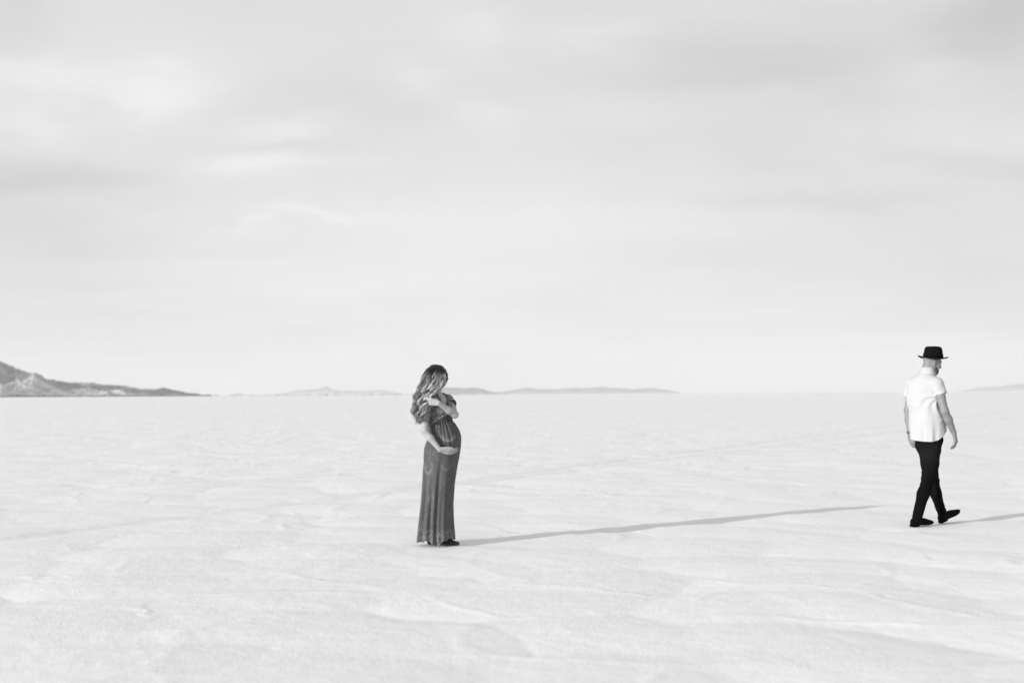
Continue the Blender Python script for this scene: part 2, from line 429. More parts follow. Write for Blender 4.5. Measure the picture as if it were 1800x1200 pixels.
mountain('hills', 'faint low hills at right edge beyond the man', [(1670, 689), (1690, 686.5), (1705, 684), (1720, 681), (1740, 680), (1755, 679), (1770, 677), (1785, 675), (1800, 674), (1900, 668), (2100, 676), (2250, 687)], 27000, 6000, 220, 50, 55, .34, .3)
# dark brine shore line below the left ridge, thinning out to the right
def shore(name, label, x0, x1, D, h0, h1, col, gaps, seed):
    nx = 700; pxs = np.linspace(x0, x1, nx); V = []; 
    hh = np.linspace(h0, h1, nx)*(.75+.5*vn2(pxs*.35, pxs*0, seed))
    g = vn2(pxs*.8, pxs*0+3, seed+1); hh = hh*sstep(gaps-.12, gaps+.12, g) - .4*(g < gaps-.12)
    prof = [(0, -1), (3, .7), (12, 1), (60, .95), (90, -1)]
    for dd, k in prof:
        for i, px in enumerate(pxs):
            z = hh[i]*k if k > 0 else -1.0
            V.append(((px-900)/FPX*(D+dd), D+dd, z))
    ii = np.arange(len(V)).reshape(len(prof), nx)
    F = np.stack([ii[:-1, :-1], ii[:-1, 1:], ii[1:, 1:], ii[1:, :-1]], -1).reshape(-1, 4)
    return tag(link(name, mesh_np(name, V, F, False), simple(name+'_mud', col, .9, .1)), label, None, kind='structure')
shore('shore', 'thin dark shore line under the left ridge', -260, 372, 4200, 5.2, 3.4, .03, .06, 3)
shore('shore', 'broken grey shore line under the far hills', 372, 900, 7000, 4.0, 3.0, .10, .5, 4)

# ------------------------------------------------------------------ the woman
def root_empty(name, loc):
    o = bpy.data.objects.new(name, None); COL.objects.link(o); o.location = loc; o.empty_display_size = .2; return o
def child(name, V, F, mat, parent, org, tone=None, smooth=True):
    return link(name, mesh_np(name, np.asarray(V)-org, F, smooth, tone), mat, parent)

def head_prims(F, C, fw, up, sd, s, neck, neck_r, female):
    def q(a, b_, c_): return C + s*(fw*a + sd*b_ + up*c_)
    ax = [fw, sd, up]
    F.ell(q(-.012, 0, .032), s*np.array([.096, .076, .086]), ax, .01)
    F.ell(q(.028, 0, -.028), s*np.array([.060, .058, .088]), ax, .03)
    F.ell(q(.052, 0, -.085), s*np.array([.030, .034 if female else .040, .028]), ax, .03)
    F.cone(q(.070, 0, -.103), q(.071, 0, -.106), s*.013, s*.013, .02)
    for sg in (-1, 1):
        F.cone(q(-.005, sg*.050, -.045), q(.050, sg*.030, -.100), s*.020, s*.016, .03)
        F.ell(q(.056, sg*.038, -.030), s*np.array([.026, .024, .022]), ax, .025)
        F.ell(q(.079, sg*.024, .022), s*np.array([.014, .024, .008]), ax, .015)
        F.ell(q(-.006, sg*.074, -.010), s*np.array([.017, .007, .030]), ax, .006)
        F.ell(q(.000, sg*.080, -.010), s*np.array([.008, .005, .018]), ax, .003, sub=True)
    F.cone(q(.088, 0, .012), q(.110, 0, -.030), s*.0065, s*.0095, .012)
    for sg in (-1, 1):
        F.ell(q(.101, sg*.010, -.034), s*np.array([.010, .007, .007]), ax, .006)
        F.ell(q(.096, sg*.031, .004), s*np.array([.012, .015, .010]), ax, .012, sub=True)
    F.ell(q(.087, 0, -.062), s*np.array([.012, .022, .0055]), ax, .006)
    F.ell(q(.085, 0, -.073), s*np.array([.012, .019, .0065]), ax, .006)
    F.ell(q(.0985, 0, -.0672), s*np.array([.006, .020, .0015]), ax, .002, sub=True)
    F.cone(q(-.030, 0, -.060), neck, s*neck_r, neck_r*1.08, .03)
    return q
def skin_tone(V, q, fw, up, sd, C, s, base):
    R = V-C; a = R@fw/s; b_ = R@sd/s; c_ = R@up/s
    t = np.full(len(V), base)
    lips = np.exp(-((a-.092)/.012)**2 - (b_/.018)**4 - ((c_+.067)/.009)**2); t *= 1-.7*np.clip(lips, 0, 1)
    for sg in (-1, 1):
        br = np.exp(-((b_-sg*.030)/.019)**4 - ((c_-.025+.02*np.abs(b_-sg*.02))/.0045)**2)*(a > .05); t *= 1-.9*br
        ey = np.exp(-((b_-sg*.031)/.016)**4 - ((c_-.004)/.008)**2)*(a > .05); t *= 1-.75*ey
    return t

U = WD/FPX                     # metres per photo pixel at her distance
def W(px, py, dy=0): return P(px, py, WD+dy)
worg = np.array([WC[0], WC[1], 0.0])
wroot = root_empty('person', worg)
tag(wroot, 'pregnant woman with long wavy blonde hair in a lace maxi dress, holding her belly', 'person')
tf = unit([.78, -.62, 0]); ts = unit([.62, .78, 0]); tu = np.array([0, 0, 1.0]); TA = [tf, ts, tu]
hf = unit([.90, -.33, -.30]); hs = unit(np.cross(tu, hf)); hu = np.cross(hf, hs); HC = W(767.5, 663, -.01); HS = .94
neckb = W(768, 701, 0)
Lsh = W(786.5, 703, .10); Rsh = W(750, 708, -.11)
Rel = W(746.5, 757, -.185); Rwr = W(773, 790, -.215)
Lel = W(799.8, 728.5, -.09); Lwr = W(771, 708.5, -.205)
def w_torso(F, inf=0.0):
    F.ell(W(770, 715, 0), np.array([.090, .135, .14])+inf, TA, .03)
    F.ell(W(773, 704, 0), np.array([.065, .150, .05])+inf, TA, .03)
    for sg in (-1, 1): F.ell(W(772, 720, 0)+tf*.075+ts*sg*.062, np.array([.055, .056, .055])+inf, TA, .03)
    F.ell(W(774, 745, 0), np.array([.092, .120, .13])+inf, TA, .05)
    F.ell(W(785.5, 770, -.02), np.array([.111, .126, .143])+inf, TA, .05)
    F.ell(W(776, 795, 0), np.array([.125, .160, .13])+inf, TA, .06)
def arm(F, sh, el, wr, r, k=.02):
    m1 = sh*.55+el*.45; m2 = el*.62+wr*.38
    F.chain([sh, m1, el], [r[0], r[1], r[2]], k); F.chain([el, m2, wr], [r[2], r[3], r[4]], k)
h = .0038
lo = worg + [-.28, -.36, -.03]; hi = worg + [.32, .34, 1.72]
F = Field(lo, hi, h)
w_torso(F, -.008)
q = head_prims(F, HC, hf, hu, hs, HS, neckb, .048, True)
F.cone(neckb, W(769, 706, 0), .052, .07, .03)
for s_ in (Lsh, Rsh): F.cone(W(769, 705, 0), s_, .042, .042, .03)
arm(F, Rsh, Rel, Rwr, (.042, .036, .030, .0305, .0205)); arm(F, Lsh, Lel, Lwr, (.043, .036, .031, .032, .0205))
# legs and feet
lf = [W(783, 800, .06), W(776, 872, .05), W(776, 944, .04)]; rf = [W(770, 800, -.07), W(764, 872, -.05), W(763, 944, .035)]
for L in (lf, rf):
    F.chain(L, [.085, .055, .036], .03)
    a_ = L[2].copy(); a_[2] = .035; F.cone(L[2], a_, .036, .030, .02)
lt = unit([.93, -.30, 0]); rt = unit([.95, -.25, 0])
def feet(F, g):
    for L, dr, ln in ((lf, lt, .155), (rf, rt, .145)):
        a_ = L[2].copy(); a_[2] = .030
        F.cone(a_-dr*.035, a_+dr*ln*.6, .030+g, .026+g, .02); tip = a_+dr*ln; tip[2] = .017; sd_ = np.array([-dr[1], dr[0], 0])
        F.cone(a_+dr*ln*.5, tip, .028+g, .016+g, .02)
        for k in range(0):
            o_ = (k-2)*.0155; tt = tip + sd_*o_ + dr*(.035-.006*abs(k-1)); tt[2] = .011; F.cone(tip+sd_*o_*.8, tt, .012, .0085+(.003 if k == 0 else 0), .004)
feet(F, -.012)
# her right hand cups the lower belly; the left one grips a lock of hair
rd = unit([.90, .22, -.20]); JR = add_hand(F, Rwr, rd, unit([-.15, -.80, -.55]), unit([.1, -.5, .8]), .95, [(.18, .25, .2)]*4, thumb=(.8, .35, -.05), spread=.22)
ld = unit([-.97, .05, .20]); JL = add_hand(F, Lwr, ld, unit([-.35, -.92, .05]), unit([.1, 0, 1]), .88, [(.45, 1.0, .9), (.5, 1.05, .9), (.55, 1.1, .9), (.6, 1.1, .9)], thumb=(.55, .35, -.75))
V, Fa = F.mesh(worg); tone = skin_tone(V, q, hf, hu, hs, HC, HS, .37)
child('body', V, Fa, M_SKIN, wroot, worg, tone)

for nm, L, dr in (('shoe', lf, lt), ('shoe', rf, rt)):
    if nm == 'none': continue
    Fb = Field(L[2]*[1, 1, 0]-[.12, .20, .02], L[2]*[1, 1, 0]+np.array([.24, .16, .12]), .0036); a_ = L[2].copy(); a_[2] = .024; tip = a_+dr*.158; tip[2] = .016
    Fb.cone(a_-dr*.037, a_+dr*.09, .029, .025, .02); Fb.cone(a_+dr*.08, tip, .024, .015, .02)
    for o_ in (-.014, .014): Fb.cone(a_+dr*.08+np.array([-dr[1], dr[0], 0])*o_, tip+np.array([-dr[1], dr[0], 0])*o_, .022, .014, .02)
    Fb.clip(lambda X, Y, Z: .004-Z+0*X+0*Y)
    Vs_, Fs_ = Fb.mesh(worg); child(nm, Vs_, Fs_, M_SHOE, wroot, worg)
# dress
zs = np.array([W(0, y_)[2] for y_ in (740, 770, 790, 810, 830, 853, 890, 920, 950, 975)])
lx = np.array([758, 754, 748, 745, 742.5, 741, 737.5, 733.5, 730, 729]); rx = np.array([792, 806, 808.5, 807, 803.5, 800, 797.5, 798.5, 801, 802])
cxs = np.array([W((a+b_)/2, 800)[0] for a, b_ in zip(lx, rx)]); axs = (rx-lx)/2*U
bys = np.array([.12, .15, .165, .17, .172, .172, .176, .185, .195, .20])
o_ = np.argsort(zs); zs, cxs, axs, bys = zs[o_], cxs[o_], axs[o_], bys[o_]
def skirt_r(X, Y, Z):
    cx = np.interp(Z, zs, cxs); a = np.interp(Z, zs, axs); b_ = np.interp(Z, zs, bys)
    dx = (X-cx); dy = (Y-worg[1]+.005)
    th = np.arctan2(dy/b_, dx/a); rho = np.sqrt((dx/a)**2+(dy/b_)**2)
    low = sstep(.98, .25, Z)
    A = .095*low**1.1 + .012
    ph = .6*np.sin(Z*3.1) + .25*np.sin(Z*7+1)
    f = np.cos(th*7 + .9 + ph)*.75 + .35*np.cos(th*12 - 1.3*ph + 2) + .22*np.cos(th*19 + 2*ph)
    f = np.where(f > 0, f*.75, f*1.35)
    # the deep hollow between the legs on the camera side
    dth = np.angle(np.exp(1j*(th+1.93))); f = f - 1.7*np.exp(-(dth/.16)**2)*low**1.5
    dth2 = np.angle(np.exp(1j*(th+1.18))); f = f - .9*np.exp(-(dth2/.14)**2)*low**2
    R = 1 - A*.9 + A*f
    return rho, R, np.minimum(a, b_)
Fd = Field(lo, hi, h)
w_torso(Fd, .007)
def skirt(X, Y, Z):
    rho, R, mn_ = skirt_r(X, Y, Z)
    return np.maximum((rho-R)*mn_*.85, Z-W(0, 752)[2])
Fd.add(skirt, worg+[-.28, -.3, -.02], worg+[.3, .3, 1.09], .05)
# gathers fanning out from the seam over the belly, and bodice wrinkles
seamz = W(0, 743)[2]
def gath(X, Y, Z):
    a_ = np.arctan2((Y-worg[1])*1.0, (X-W(775, 800)[0])); sp = (Z-W(0, 739)[2]) - (X-W(774, 800)[0])*.58; m = sstep(.0, -.025, sp)*sstep(seamz-.34, seamz-.08, Z)
    return .0042*m*np.cos(a_*30 + 4*np.sin(Z*6)+ .8*np.sin(a_*9)) + .0025*sstep(seamz-.01, seamz+.03, Z)*np.sin((Z*.9+a_*.06)*150 + 2*np.sin(a_*5))
Fd.displace(gath, worg+[-.28, -.3, .6], worg+[.3, .3, 1.42])
# waist seam sloping down to her back
def seam_plane(V): return (V[..., 2] - (seamz + .045)) - (-.30)*0 + (V[..., 0]-W(775, 0)[0])*(-.30)
def seamf(X, Y, Z):
    sp = (Z-W(0, 739)[2]) - (X-W(774, 800)[0])*.58
    return -.0045*np.exp(-(sp/.006)**2) + .003*np.exp(-((sp-.014)/.005)**2)
Fd.displace(seamf, worg+[-.28, -.3, 1.0], worg+[.3, .3, 1.35])
# sleeves
Lse = W(794, 710, .0); Rse = W(743.5, 742, -.165)
Sl = Fd.like(); Sl.cone(Lsh, Lse+(Lse-Lsh)*.3, .048, .050, .02); cut_end(Sl, Lsh, Lse, .047); Fd.merge(Sl, .015)
Sl = Fd.like(); Sl.cone(Rsh, Rse*.5+Rsh*.5, .048, .053, .02); Sl.cone(Rse*.5+Rsh*.5, Rse+(Rse-Rsh)*.2, .052, .060, .01); cut_end(Sl, Rsh, Rse, .055)
Sl.displace(lambda X, Y, Z: .003*np.sin(X*130+Y*90)*sstep(Rse[2]+.12, Rse[2], Z), lo, hi); Fd.merge(Sl, .015)
for s_ in (Lsh, Rsh): Fd.cone(W(769, 704, 0), s_, .048, .052, .03)
# neckline: a deep V at the chest, round at the back
Fd.cone(neckb+[0, 0, .05], neckb+[0, 0, -.005], .064, .058, .004, sub=True)
Fd.cone(neckb+tf*.075+[0, 0, .02], neckb+tf*.135+[0, 0, -.115], .052, .012, .004, sub=True)
# the hem: uneven, lifted between the folds, hollow underneath
hemx = [(700, .035), (730, .03), (744, .04), (751, .055), (757, .055), (762, .022), (767, .012), (774, .015), (779, .045), (788, .065), (800, .066), (830, .06)]
hx = np.array([W(a, 950)[0] for a, _ in hemx]); hzv = np.array([b_ for _, b_ in hemx])
def hem(X, Y, Z): 
    z_ = np.interp(X, hx, hzv); front = sstep(.06, -.06, Y-worg[1]); return (z_*front + .035*(1-front)) - Z + .006*np.sin(X*70+Y*55)
Fd.clip(hem)
def hollow(X, Y, Z):
    rho, R, mn_ = skirt_r(X, Y, Z); return np.maximum((rho-R)*mn_*.9+.011, Z-.28)
Fd.add(hollow, worg+[-.28, -.3, -.03], worg+[.3, .3, .3], 0, sub=True)
V, Fa = Fd.mesh(worg)
x = V[:, 0]; y_ = V[:, 1]; z = V[:, 2]
th = np.arctan2(y_-worg[1], x-np.interp(z, zs, cxs))
base = .095*(1+.12*fbm2(x*60, z*60, 2, 91))
up_ = ((z-W(0, 739)[2]) - (x-W(774, 800)[0])*.58) > 0
u_ = th*.16
# lace: scalloped bands, leaf sprays and eyelets of paler thread
cell = voro(u_*40 + .9*fbm2(u_*30, z*30, 3, 5), z*30 + .9*fbm2(u_*30+5, z*30, 3, 6), 71)
lace = np.clip(np.exp(-((cell[0]-.30)/.08)**2)*(cell[2] > .3) + .8*np.exp(-((cell[1]-cell[0])/.10)**2)*(vn2(u_*50, z*50, 8) > .5) + .7*(cell[0] < .10), 0, 1)
fine = (np.sin(u_*420)*np.sin(z*420) > .15)*.12
front = np.exp(-((np.angle(np.exp(1j*(th+.95)))/.42))**2)
panel = .5*sstep(.38, .62, vn2(th*3+9, z*5, 66))*sstep(.3, .55, vn2(th*9, z*11, 67))
bx = (x-W(789, 800)[0])/(.062); bz = (z-W(0, 768)[2])/.055
arc = np.exp(-((np.sqrt(bx**2+bz**2)-1)/.10)**2)*sstep(.25, -.35, bz)*(y_ < worg[1]) + np.exp(-((np.sqrt(bx**2+bz**2)-.72)/.10)**2)*sstep(.25, -.35, bz)*(y_ < worg[1])*.6
bx2 = (x-W(755, 800)[0])/(.045); bz2 = (z-W(0, 815)[2])/.10
arc2 = np.exp(-((np.sqrt(bx2**2+bz2**2)-1)/.13)**2)*sstep(.1, -.7, bz2)*(y_ < worg[1])
bx3 = (x-W(785, 800)[0])/(.045); bz3 = (z-W(0, 815)[2])/.07
arc3 = np.exp(-((np.sqrt(bx3**2+bz3**2)-1)/.16)**2)*sstep(.1, -.7, bz3)*(y_ < worg[1])
sp = (z-W(0, 739)[2]) - (x-W(774, 800)[0])*.58
trim = np.exp(-(sp/.008)**2)*(np.abs(x-W(778, 0)[0]) < .3)
vb = neckb+tf*.125+np.array([0, 0, -.13]); va_ = neckb+ts*.0+tf*.02+np.array([0, 0, .03])
rv = np.abs((V-vb)@ts); zt_ = (z-vb[2]); edge = rv - np.clip(zt_, 0, 1)*.42; infr = ((V-neckb)@tf > .02)*(z > vb[2]-.02)*(z < neckb[2]+.03)
vtrim = (np.exp(-((edge-.022)/.004)**2) + np.exp(-((edge-.036)/.004)**2) + .8*np.exp(-((edge-.050)/.004)**2))*infr
amt = np.clip(.7*vtrim + np.where(up_, .85*lace+.5*fine, (.75*lace)*np.clip(panel, 0, 1)) + .8*arc + .3*arc2 + .25*arc3 + .7*trim + .5*lace*(z < .16) + .25*fine, 0, 1)
tone = base*(1-amt) + .30*amt
child('dress', V, Fa, M_LACE, wroot, worg, tone)

# hair: a skull cap volume plus locks
Fh = Field(HC-[.30, .26, .56], HC+[.20, .26, .20], .0045)
Fh.ell(HC + HS*(hf*-.014 + hu*.031), HS*np.array([.101, .081, .089]), [hf, hs, hu], .01)
for pts, rs in (([(757, 660, -.01), (745, 682, -.02), (738, 704, -.06), (738, 728, -.11), (741, 738, -.13)], [.052, .047, .043, .036, .02]),
                ([(763, 664, -.035), (757, 684, -.06), (751, 700, -.10), (747, 712, -.12)], [.052, .045, .040, .03])):
    Fh.chain([W(*p) for p in pts], rs, .03)
# keep the face free
Fh.ell(HC + HS*(hf*.108 + hu*-.030), HS*np.array([.080, .085, .090]), [hf, hs, hu], .01, sub=True)
Vh, Fhh = Fh.mesh(worg)
def catmull(pts, n):
    pts = np.array(pts); p = np.vstack([2*pts[0]-pts[1], pts, 2*pts[-1]-pts[-2]]); out = []
    m = len(pts)-1
    for t in np.linspace(0, m-1e-6, n):
        i = int(t); f = t-i; a, b_, c_, d_ = p[i:i+4]
        out.append(.5*((2*b_)+(-a+c_)*f+(2*a-5*b_+4*c_-d_)*f*f+(-a+3*b_-3*c_+d_)*f**3))
    return np.array(out)
near = [ [(763, 641.5, .00), (751, 655, -.045), (742, 674, -.045), (732, 698, -.08), (730, 722, -.13), (736, 747, -.15)],
         [(766, 641, -.01), (756, 655, -.085), (750, 676, -.095), (741, 698, -.13), (736, 722, -.17), (739, 744, -.19)],
         [(769, 641, -.005), (765, 653, -.088), (759, 674, -.105), (750, 697, -.135), (744, 718, -.175), (742, 738, -.19)],
         [(773, 641.5, -.005), (772, 654, -.088), (768, 672, -.11), (760, 687, -.135), (753, 700, -.145), (749, 716, -.17)],
         [(775, 642.2, -.005), (777.2, 654, -.072), (775.0, 670, -.098), (767, 683, -.125), (758, 695, -.15), (753, 710, -.16)] ]
far = [ [(767, 640.5, .01), (776, 643, .045), (783.5, 650.5, .065), (786.5, 660, .072), (785, 670, .085), (774, 684, .10)],
        [(764, 640.5, .01), (768, 644, .07), (772, 660, .095), (770, 680, .10), (762, 700, .10), (752, 725, .08)],
        [(761, 641, .01), (751, 650, .055), (743, 670, .07), (736, 695, .06), (732, 722, .01), (738, 749, -.05)],
        [(760, 642, .00), (748, 654, .005), (740, 674, .00), (731, 699, -.02), (728.5, 722, -.07), (736, 746, -.12)] ]
HV = []; HF = []; HT = []
def lock(path, r, tone_f, flat=.55, ns=6):
    base = sum(len(v) for v in HV); n = len(path); Tn = np.gradient(path, axis=0); Tn /= np.linalg.norm(Tn, axis=1)[:, None]
    ctr = np.array([HC[0], HC[1]]); out = path[:, :2]-ctr; O = np.column_stack([out, np.zeros(n)]); O -= Tn*np.sum(O*Tn, 1)[:, None]; O /= np.linalg.norm(O, axis=1)[:, None]+1e-9
    Bn = np.cross(Tn, O); rings = []
    for j in range(ns):
        a = 2*PI*j/ns; rings.append(path + (O*math.cos(a)*flat + Bn*math.sin(a))*r[:, None])
    R = np.stack(rings, 1).reshape(-1, 3); HV.append(R)
    i = np.arange(n-1)[:, None]*ns + np.arange(ns)[None, :]; j = np.arange(n-1)[:, None]*ns + (np.arange(ns)[None, :]+1) % ns
    HF.append((np.stack([i, j, j+ns, i+ns], -1).reshape(-1, 4))+base); HT.append(np.repeat(tone_f, ns))
rr = random.Random(5)
CL = {}
def make_lock(guides, s, thick, wave=1.0, wisp=False, tight=False):
    nc_ = 24; ci = min(int(s*nc_), nc_-1) if not wisp else rr.randrange(nc_)
    key = (id(guides) if not tight else 0, len(guides), ci, rr.randrange(3))
    if key not in CL:
        CL[key] = (np.array([rr.gauss(0, .008), rr.gauss(0, .011), rr.gauss(0, .003)]), ci/nc_*7 + rr.gauss(0, .8), rr.uniform(.7, 1.35), rr.uniform(.095, .130),
                   rr.choice([.07, .13, .22, .36, .50, .62]), rr.uniform(.004, .016), rr.uniform(-.05, .12), rr.uniform(-.15, .12))
    cj, cph, camp, cwl, clight, croot, cb0, cb1 = CL[key]
    s = min(max((ci+.5)/nc_ + rr.gauss(0, .012), 0), 1)
    k = s*(len(guides)-1); i = min(int(k), len(guides)-2); f = k-i
    g0 = np.array([W(*p) for p in guides[i]]); g1 = np.array([W(*p) for p in guides[i+1]])
    NP = 84; p = catmull(g0*(1-f)+g1*f, NP); t = np.linspace(0, 1, NP)
    sc_ = (.3 if tight else 1)*(.45 if s > .8 else 1)
    jit = cj*sc_; own = np.array([rr.gauss(0, .0035), rr.gauss(0, .0035), 0])*(.4 if tight else 1)
    root = np.array([rr.gauss(0, .004), rr.gauss(0, .004), 0])*sc_
    p = p + root*(1-t[:, None]) + jit*(.15+t[:, None]*1.25) + own*(.5+.9*np.sin(t*PI*1.3)[:, None])
    cut = 1 - (rr.random()**2)*.20
    L = t*.58
    amp = (.0025+.019*sstep(.22, .72, t))*wave*camp; ph = cph + rr.gauss(0, .15)
    side = np.array([.9, -.2, 0]); dep = np.array([.1, .9, 0])
    p = p + side*(amp*np.sin(2*PI*L/cwl+ph))[:, None] + dep*(amp*.7*np.cos(2*PI*L/cwl+ph))[:, None]
    if wisp: p = p + np.array([rr.gauss(0, .02), rr.gauss(0, .02), 0])*(t**2)[:, None]
    n = max(10, int(NP*cut)); p = p[:n]; t = t[:n]
    r = thick*np.minimum(1, .35+t*2.2)*(1-sstep(.75, 1, t/t[-1])*.85)
    light = clight*rr.uniform(.7, 1.35) if not (s > .9 and rr.random() < .5) else .5
    bal = sstep(.09+cb0, .42+cb1, t)
    return p, r, croot*(1-bal)+light*bal
for k in range(760): p, r, tn = make_lock(near, rr.random(), rr.uniform(.0014, .0040)); lock(p, r, tn)
for k in range(300): p, r, tn = make_lock(far[1:], rr.random(), rr.uniform(.0018, .0048)); lock(p, r, tn)
for k in range(60): p, r, tn = make_lock(far[:2], rr.random()**2*.5, rr.uniform(.0018, .0035), .3, False, True); lock(p, r, tn*.35)
for k in range(160): p, r, tn = make_lock(near, rr.random(), rr.uniform(.0006, .0011), 1.1, True); lock(p, r, tn*1.1, 1, 4)
for k in range(700): p, r, tn = make_lock(near, rr.random(), rr.uniform(.0006, .0018), 1.0); lock(p, r, tn*1.1, 1, 4)
for k in range(90): p, r, tn = make_lock(far[1:], rr.random(), rr.uniform(.0006, .0011), 1.1, True); lock(p, r, tn*1.1, 1, 4)
# the lock she holds: strands looping from the cheek into her fist
for k in range(60):
    s = rr.random(); a_ = rr.uniform(-1, 1)
    pts = [W(777+1.5*a_, 668+s*3, -.105), W(775+a_*1.5, 677+s*2, -.125), W(767+a_, 685+2*s, -.15), W(763+2.2*a_, 691, -.18-.02*s), W(757+3*a_, 696+s, -.19-.01*s), W(754+2*a_, 706, -.18), W(752+4*a_, 722, -.18)]
    p = catmull(pts, 36); p += np.array([.003, .002, .002])*np.sin(np.linspace(0, 12, 36)+rr.random()*6)[:, None]
    r = np.full(36, rr.uniform(.0018, .0040)); r[-10:] *= np.linspace(1, .2, 10); tn = np.full(36, rr.choice([.08, .25, .45, .6])); lock(p, r, tn, .8)
HVa = np.vstack(HV); HFa = np.vstack(HF); HTa = np.concatenate(HT)
zt = Vh[:, 2]; vt = .010 + .06*sstep(HC[2]-.02, HC[2]-.25, zt)
allV = np.vstack([HVa, Vh]); allF = np.vstack([HFa, Fhh+len(HVa)]); allT = np.concatenate([HTa, vt])
child('hair', allV, allF, M_HAIR, wroot, worg, allT)

def sphere(c, r, n=14):
    V = []; 
    for i in range(n+1):
        for j in range(2*n):
            a = PI*i/n; b_ = PI*j/n; V.append(c + r*np.array([math.sin(a)*math.cos(b_), math.sin(a)*math.sin(b_), math.cos(a)]))
    ii = np.arange((n+1)*2*n).reshape(n+1, 2*n); jj = np.roll(ii, -1, 1)
    return np.array(V), np.stack([ii[:-1], ii[1:], jj[1:], jj[:-1]], -1).reshape(-1, 4)
def torus(c, axis, R, r, sx=1.0, n=28, m=8, width=1.0):
    ax = unit(axis); u = unit(np.cross(ax, [0.31, .2, .93])); v = np.cross(ax, u); V = []
    for i in range(n):
        a = 2*PI*i/n; e = u*math.cos(a)*sx + v*math.sin(a)
        for j in range(m):
            b_ = 2*PI*j/m; V.append(c + e*(R + r*math.cos(b_)) + ax*r*width*math.sin(b_))
    ii = np.arange(n*m).reshape(n, m); a2 = np.roll(ii, -1, 0); b2 = np.roll(ii, -1, 1); c2 = np.roll(a2, -1, 1)
    return np.array(V), np.stack([ii, a2, c2, b2], -1).reshape(-1, 4)
def eyes(parent, org, q, s, fw):
    for sg in (-1, 1):
        c_ = q(.0765, sg*.031, .003)
        V, F_ = sphere(c_, s*.0120, 10); e = child('eye', V, F_, M_EYEW, parent, org)
        V, F_ = sphere(c_+(fw-np.array([0, 0, .25]))*s*.0062, s*.0075, 8); child('iris', V, F_, M_DARK, e, org)
eyes(wroot, worg, q, HS, hf)
V, F_ = torus((Rwr*.93+Rel*.07), Rwr-Rel, .0262, .0016); child('bracelet', V, F_, M_METAL, wroot, worg)
a_, b_ = JL[2][0], JL[2][1]; V, F_ = torus(a_*.45+b_*.55, b_-a_, .0092, .0017, n=20); child('ring', V, F_, M_METAL, wroot, worg)

# ------------------------------------------------------------------ the man
MD = 13.40 if abs(MR-13.2) > 3 else (MR+MF)/2
def Mn(px, py, dy=0): return P(px, py, MD+dy)
mc = Mn(1636, 922); morg = np.array([mc[0], mc[1], 0.0])
mroot = root_empty('person', morg)
tag(mroot, 'man in black hat, white short sleeve shirt and black jeans walking away', 'person')
mf = unit([.75, .66, 0]); ms = unit([-.66, .75, 0]); MA = [mf, ms, tu]   # ms points to his left
h2f = unit([.95, .20, -.28]); h2s = unit(np.cross(tu, h2f)); h2u = np.cross(h2f, h2s); HC2 = Mn(1638.5, 636, 0); HS2 = 1.0
mneck = Mn(1631.5, 653, -.01)
LS = Mn(1603.5, 674, .13); LE = Mn(1595.5, 721, .14); LW = Mn(1599.5, 763, .08)
RS = Mn(1647, 674, -.15); RE = Mn(1660.5, 722, -.22); RW = Mn(1677, 761, -.14)
rl = [Mn(1637.5, 788, -.075), Mn(1632, 840, -.09), Mn(1610.5, 914, MR-MD)]
ll = [Mn(1629, 788, .075), Mn(1639.5, 845, .17), Mn(1656.5, 903, MF-MD+.02)]
lo = morg+[-.42, -.50, -.03]; hi = morg+[.42, .50, 1.95]
hm = .0042
F = Field(lo, hi, hm)
def m_torso(F, inf=0.0):
    F.ell(Mn(1626, 690, 0), np.array([.105, .165, .17])+inf, MA, .04)
    F.ell(Mn(1626, 676, 0), np.array([.085, .185, .075])+inf, MA, .04)
    F.ell(Mn(1628, 728, 0), np.array([.105, .145, .18])+inf, MA, .05)
    F.ell(Mn(1633, 768, 0), np.array([.100, .142, .13])+inf, MA, .05)
m_torso(F, -.01)
q2 = head_prims(F, HC2, h2f, h2u, h2s, HS2, mneck, .060, False)
F.cone(mneck, Mn(1629, 666, 0), .058, .085, .04)
for s_ in (LS, RS): F.cone(Mn(1629, 669, 0), s_, .055, .052, .04)
arm(F, LS, LE, LW, (.050, .042, .036, .037, .026)); arm(F, RS, RE, RW, (.054, .047, .040, .042, .027))
for L in (rl, ll): F.chain(L, [.085, .050, .030], .03)
JML = add_hand(F, LW, unit([.30, .0, -.95]), unit([-.75, -.5, -.2]), unit([.55, .8, 0]), 1.05, [(.35, .5, .3), (.4, .55, .35), (.45, .6, .4), (.5, .6, .4)], thumb=(.85, .4, -.2))
JMR = add_hand(F, RW, unit([.22, .05, -.97]), unit([.80, -.58, .1]), unit([.55, .8, 0]), 1.05, [(.55, .5, .3), (.5, .5, .3), (.5, .55, .35), (.45, .5, .3)], thumb=(.85, .35, -.35))
# feet inside the boots
for L in (rl, ll): F.cone(L[2], L[2]+[0, 0, -.01], .030, .030, .02)
V, Fa = F.mesh(morg); tone = skin_tone(V, q2, h2f, h2u, h2s, HC2, HS2, .235)
# grey stubble shade on the scalp sides, close shaved
R_ = V-HC2; sc_ = sstep(-.02, .03, R_@h2u)*sstep(.05, .0, R_@h2f); tone = tone*(1-.12*sc_)
child('body', V, Fa, M_SKIN, mroot, morg, tone)
